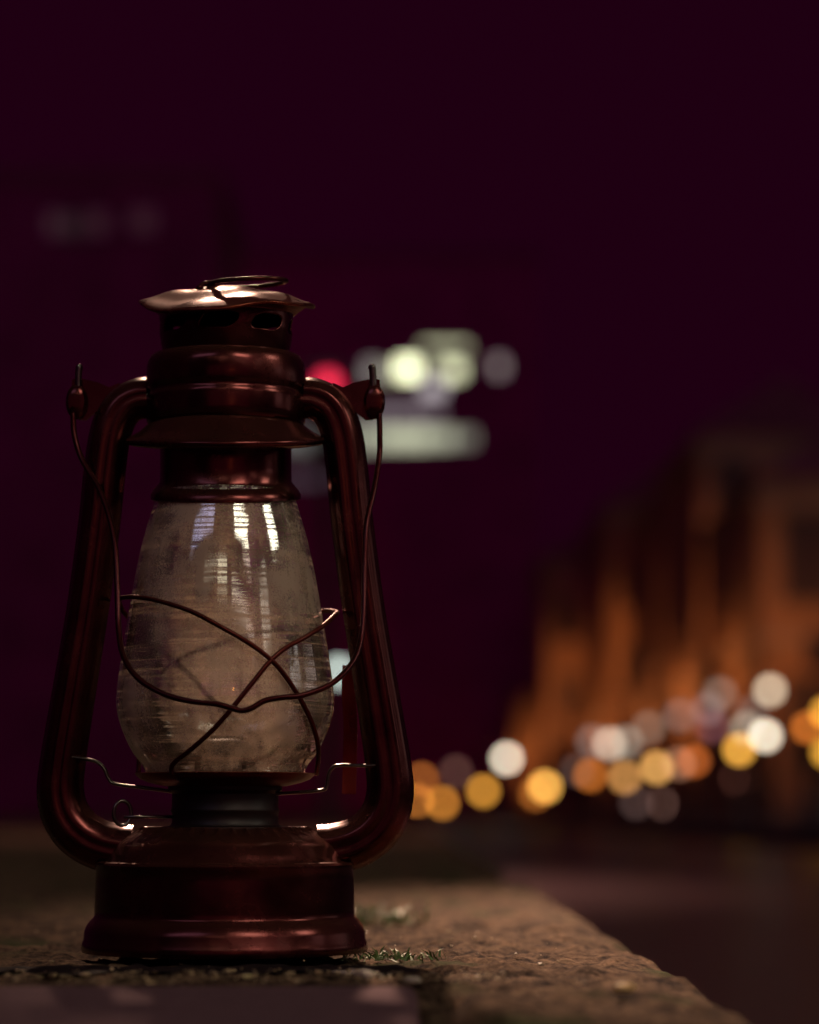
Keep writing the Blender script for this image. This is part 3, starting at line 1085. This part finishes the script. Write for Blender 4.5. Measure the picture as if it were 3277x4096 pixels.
def building(name, label, x0, x1, y0, y1, h, wall, cat='building', group=None, cornice=True, roof='flat'):
    b = empty(name, ((x0 + x1) / 2, (y0 + y1) / 2, -0.13))
    tag(b, label, cat, group)
    cx_, cy_ = (x0 + x1) / 2, (y0 + y1) / 2
    w2, d2 = (x1 - x0) / 2, (y1 - y0) / 2
    bm = bmesh.new()
    box(bm, -w2, w2, -d2, d2, 0, h)
    wl = obj('wall', bm, wall, b, smooth=False)
    bm = bmesh.new()
    if roof == 'flat':
        box(bm, -w2 - 0.15, w2 + 0.15, -d2 - 0.15, d2 + 0.15, h + 0.003, h + 0.35)
    else:
        v = [bm.verts.new(q) for q in ((-w2 - .2, -d2 - .2, h + .003), (w2 + .2, -d2 - .2, h + .003), (w2 + .2, d2 + .2, h + .003), (-w2 - .2, d2 + .2, h + .003), (0, -d2 + .5, h + roof), (0, d2 - .5, h + roof))]
        for f in ((0, 1, 4), (1, 2, 5, 4), (2, 3, 5), (3, 0, 4, 5), (3, 2, 1, 0)): bm.faces.new([v[i] for i in f])
    obj('roof', bm, M['roof'], b, smooth=False)
    if cornice:
        bm = bmesh.new()
        pass
        bm.free()
        for z in (3.4, h - 0.5):
            bm = bmesh.new()
            a_ = [bm.verts.new(q) for q in ((-w2 - .12, d2, z), (-w2 - .12, -d2 - .12, z), (w2 + .12, -d2 - .12, z), (w2 + .12, -d2 - .003, z), (-w2 - .003, -d2 - .003, z), (-w2 - .003, d2, z))]
            f_ = bm.faces.new(a_)
            ex = bmesh.ops.extrude_face_region(bm, geom=[f_])
            for q in ex['geom']:
                if isinstance(q, bmesh.types.BMVert): q.co.z += 0.2
            obj('cornice', bm, M['trim'], b, smooth=False)
    b['_'] = 0
    del b['_']
    return b, cx_, cy_, w2, d2


# office block with greenish lit floors behind the lantern's right shoulder
DB = 128.0
def atd(px, py, d): return P3(px, py, d - DIST)
b, cx_, cy_, w2, d2 = building('office_building', 'dark office block with greenish white lit windows behind the lantern', -34, atd(1130, 800, DB).x, DB - DIST, DB + 16, 30.0, M['wall_dark'], cornice=False)
GW = (.97, 1.0, .62)
for (xa, xb, ya, yb_, c_, s_) in ((838, 880, 758, 796, GW, 2.9), (936, 974, 764, 796, GW, 1.4), (800, 836, 770, 800, GW, .35), (890, 985, 724, 738, GW, .62), (890, 935, 800, 832, (.95, .85, .9), .62), (1040, 1062, 756, 788, (1, .8, .8), .42),
                                  (770, 800, 762, 806, (.9, .85, .8), .35), (730, 800, 902, 946, (.88, .95, .7), .36), (803, 905, 904, 942, (.9, .95, .66), .60), (908, 956, 906, 940, (.9, .95, .68), .48), (960, 1000, 908, 938, (.9, .92, .72), .22), (560, 720, 908, 950, (.8, .95, .85), .12),
                                  (770, 930, 858, 880, (.95, .8, .9), .20), (560, 730, 1000, 1020, (.8, .8, 1), .04)):
    A, B = atd(xa, yb_, DB), atd(xb, ya, DB)
    window(b, 'y-', A.x - cx_, B.x - cx_, A.z + .13, B.z + .13, -d2, (c_, s_ * 1.3), mull=3)

# tall block far left with a few dim windows
b, cx_, cy_, w2, d2 = building('apartment_block', 'tall dark block at far left with faint lit windows high up', -24, -7.5, 92, 104, 25, M['wall_dim'], cornice=False)
for (px, py, s_, ww) in ((127, 468, .10, 1.0), (200, 466, .022, 1.0), (302, 461, .022, .9), (158, 474, .015, .8)):
    A = P3(px, py, 92)
    if A.x > -24.0:
        window(b, 'y-', A.x - cx_ - ww / 2, A.x - cx_ + ww / 2, A.z - .4, A.z + .5, -d2, ((1, .55, .7), s_ * 0.14), mull=2)

# sodium lit town houses stepping back along the right of the street
HG = 'town houses lit orange along the right of the street'
OR = (1.0, 0.36, 0.09)
houses = [
    # px left, px right, px top, distance, label
    (1095, 1250, 1465, 118, 'low orange lit building farthest down the street', 1.0),
    (1150, 1262, 1170, 100, 'narrow orange lit house left of the tall front', .8),
    (1280, 1362, 1060, 84, 'tall narrow house front glowing orange', 1.0),
    (1385, 1470, 1050, 72, 'dim rust-coloured house between two brighter fronts', .7),
    (1470, 1600, 915, 60, 'wide house front with bright orange lower storey', 1.0),
    (1600, 1790, 1010, 46, 'dark brown house at the right edge of the picture', .5),
]
for (xa, xb, yt_, d, lab, lv) in houses:
    A, B = atd(xa, yt_, d), atd(xb, yt_, d)
    h = A.z + .13
    b, cx_, cy_, w2, d2 = building('town_house', lab, A.x, max(B.x, A.x + 1) + 3.0, d - DIST, d - DIST + 9, h, M['wall_ochre'], 'house', HG, True, 1.6)
    n = max(1, int((B.x - A.x) / 1.9))
    z = 1.2
    k = 0
    while z + 1.6 < h - 0.6:
        for i in range(n):
            u = -w2 + 0.5 + i * 1.9
            window(b, 'y-', u, u + 0.8, z, z + 1.5, -d2, None, 2)
        z += 3.1
        k += 1
    # a sodium wall lantern on a bracket in front of the gable: it really lights the wall
    sl = empty('sodium_lamp', ((A.x + B.x) / 2 - 0.2, d - DIST - 2.6, -0.012))
    tag(sl, 'orange street lamp in front of the ' + lab.replace(' of the picture', '').replace('glowing orange', 'farther up the street'), 'lamp', 'sodium lamps along the right pavement')
    bm = bmesh.new()
    LH = h * 0.45
    lathe(bm, [(0.1, 0), (0.1, 0.1), (0.05, 0.2), (0.04, LH - 0.15)], 12)
    obj('post', bm, M['dark_iron'], sl)
    bm = bmesh.new()
    box(bm, -0.28, 0.28, -0.14, -0.02, LH - 0.3, LH + 0.3, 0.01)
    obj('hood', bm, M['dark_iron'], sl, smooth=False)
    ld = bpy.data.lights.new('sodium_light', 'SPOT')
    ld.energy = 190.0 * lv
    ld.color = (1.0, 0.31, 0.09)
    ld.shadow_soft_size = 0.1
    ld.spot_size = R_(120)
    ld.spot_blend = 0.6
    lo = bpy.data.objects.new('sodium_light', ld)
    lo.location = (0, 0.1, LH)
    lo.rotation_euler = (R_(95), 0, 0)
    col.objects.link(lo)
    lo.parent = sl

# bracket lamps added on the street side to spread orange over the long walls
for (xa, xb, yt_, d, lab, lv) in houses:
    A = atd(xa, yt_, d)
    t = empty('added_wall_lamp', (A.x - 0.01, d - DIST + 4.5, 3.2))
    tag(t, 'added bracket lamp on the ' + lab.split(' of ')[0], 'lamp', 'added bracket lamps on the town houses')
    bm = bmesh.new()
    sweep(bm, catmull([(0, 0, 0), (-0.5, 0, 0.25), (-1.1, 0, 0.3), (-1.6, 0, 0.2)], 4), 0.03)
    obj('bracket', bm, M['dark_iron'], t)
    bm = bmesh.new()
    lathe(bm, [(0.02, 0.22), (0.16, 0.1), (0.2, 0.0)], 16, c=(-1.65, 0))
    obj('shade', bm, M['dark_iron'], t)
    ld = bpy.data.lights.new('added_bracket_light', 'SPOT')
    ld.energy = 210.0 * lv
    ld.color = (1.0, 0.31, 0.09)
    ld.shadow_soft_size = 0.08
    ld.spot_size = R_(150)
    ld.spot_blend = 0.5
    lo = bpy.data.objects.new('added_bracket_light', ld)
    lo.location = (-1.65, 0, -0.1)
    lo.rotation_euler = Vector((1, -0.4, 0.4)).to_track_quat('-Z', 'Y').to_euler()
    col.objects.link(lo)
    lo.parent = t

# ------------------------------------------------------------------ the street lamp that lights the kerb (above the frame)
kl = empty('tall_street_lamp', (-2.5, 6.0, 0))
tag(kl, 'tall street lamp out of view that lights the rough paving', 'lamp')
bm = bmesh.new()
lathe(bm, [(0.09, 0), (0.09, 0.4), (0.05, 0.5), (0.04, 4.6)], 16)
obj('post', bm, M['dark_iron'], kl)
bm = bmesh.new()
sweep(bm, catmull([(0, 0, 4.5), (0.1, 0, 4.8), (0.6, 0, 4.92), (1.4, 0, 4.93)], 5), 0.03)
obj('arm', bm, M['dark_iron'], kl)
bm = bmesh.new()
box(bm, 1.4, 2.0, -0.13, 0.13, 4.87, 4.97, 0.02)
obj('lamp_head', bm, M['dark_iron'], kl, smooth=False)
ld = bpy.data.lights.new('lamp_light', 'SPOT')
ld.energy = 11500
ld.color = (1.0, 0.66, 0.46)
ld.shadow_soft_size = 0.10
ld.spot_size = R_(8.4)
ld.spot_blend = 1.0
lo = bpy.data.objects.new('lamp_light', ld)
lo.location = (1.75, 0, 4.74)
lo.rotation_euler = Vector((0.33 + 0.75, 0.26 - 6.0, 0 - 4.74)).to_track_quat('-Z', 'Y').to_euler()
col.objects.link(lo)
lo.parent = kl

k2 = empty('tall_street_lamp', (-3.2, 12.0, 0))  # unseen second lamp, added to brighten the far paving
tag(k2, 'second tall street lamp added out of view to light the far paving', 'lamp')
bm = bmesh.new()
lathe(bm, [(0.09, 0), (0.09, 0.4), (0.05, 0.5), (0.04, 6.2)], 16)
obj('post', bm, M['dark_iron'], k2)
bm = bmesh.new()
sweep(bm, catmull([(0, 0, 6.1), (0.1, 0, 6.4), (0.9, 0, 6.55), (2.0, 0, 6.56)], 5), 0.03)
obj('arm', bm, M['dark_iron'], k2)
bm = bmesh.new()
box(bm, 2.0, 2.6, -0.13, 0.13, 6.5, 6.6, 0.02)
obj('lamp_head', bm, M['dark_iron'], k2, smooth=False)
ld = bpy.data.lights.new('lamp_light', 'SPOT')
ld.energy = 1900
ld.color = (1.0, 0.42, 0.32)
ld.shadow_soft_size = 0.10
ld.spot_size = R_(19)
ld.spot_blend = 1.0
lo = bpy.data.objects.new('lamp_light', ld)
lo.location = (2.3, 0, 6.35)
lo.rotation_euler = Vector((0.35, -6.6, -6.35)).to_track_quat('-Z', 'Y').to_euler()
col.objects.link(lo)
lo.parent = k2

# ------------------------------------------------------------------ buildings behind and beside the camera (mirrored in the glass)
bY = -13.0
b, cx_, cy_, w2, d2 = building('shop_building', 'shop building behind the viewer whose windows shine in the glass', -16, 15, bY - 8, bY, 13.5, M['wall_dark'], cornice=False)
def azel(az, el, dist_y):
    x = math.tan(R_(az)) * dist_y
    return LX + x, 0.19 + math.hypot(x, dist_y) * math.tan(R_(el))
def bwin(az0, az1, el0, el1, c_, s_, mull=3):
    am = (az0 + az1) / 2
    x0_, _ = azel(az0, 0, -bY)
    x1_, _ = azel(az1, 0, -bY)
    _, z0_ = azel(am, el0, -bY)
    _, z1_ = azel(am, el1, -bY)
    window(b, 'y+', x0_ - cx_, x1_ - cx_, z0_ + .13, z1_ + .13, d2, (c_, s_), mull)
bwin(18, 42, 31, 42, (1, .93, .70), 10, 1)
bwin(-46, -15, 31, 41, (.70, .66, 1.0), 1.6, 3)
bwin(-24, -4, 26.0, 27.2, (1, .88, .62), 2.0, 3)
bwin(-6, 6, 24.8, 28.8, (1, .88, .62), 2.0, 1)
bwin(28, 46, 25.0, 28.5, (1, .80, .62), 1.8, 2)
bwin(12, 46, 22.0, 23.2, (1, .78, .62), 2.6, 1)

for k in range(2, 6):  # dim magenta panes added to tint the lantern's dark metal
    window(b, 'y+', -w2 + .6 + k * 5.1, -w2 + 5.1 + k * 5.1, 0.5, 4.3, d2, ((1, .02, .46), .10), 2)

b, cx_, cy_, w2, d2 = building('side_building', 'arcade building right of the viewer with dim lit windows', 8.3, 16, -11, 9, 9, M['wall_dark'], cornice=False)
def swin(y0_, y1_, z0_, z1_, c_, s_, mull=2):
    window(b, 'x-', y0_ - cy_, y1_ - cy_, z0_ + .13, z1_ + .13, -w2, (c_, s_), mull)
swin(-2.4, -0.6, 4.2, 6.6, (1, .95, .72), 9, 1)
swin(-1.4, 0.4, 1.6, 2.6, (1, .9, .85), .9, 2)
swin(1.6, 5.2, 1.2, 2.3, (1, .75, .68), .45, 3)
swin(-7.5, -5.0, 3.6, 5.0, (1, .82, .65), 1.2, 2)

street = empty('street_lamp', (1.72, -8.0, ROADZ))
tag(street, 'small amber lamp behind the viewer, mirrored on the lantern crown', 'lamp')
bm = bmesh.new()
lathe(bm, [(0.09, 0), (0.09, 0.03), (0.04, 0.06), (0.03, 1.45)], 12)
obj('post', bm, M['dark_iron'], street)
bm = bmesh.new()
bmesh.ops.create_uvsphere(bm, u_segments=24, v_segments=14, radius=0.11, matrix=__import__('mathutils').Matrix.Translation((0, 0, 1.62)))
obj('globe', bm, mat_emit('amber_globe', (1, .42, .08), 14), street)
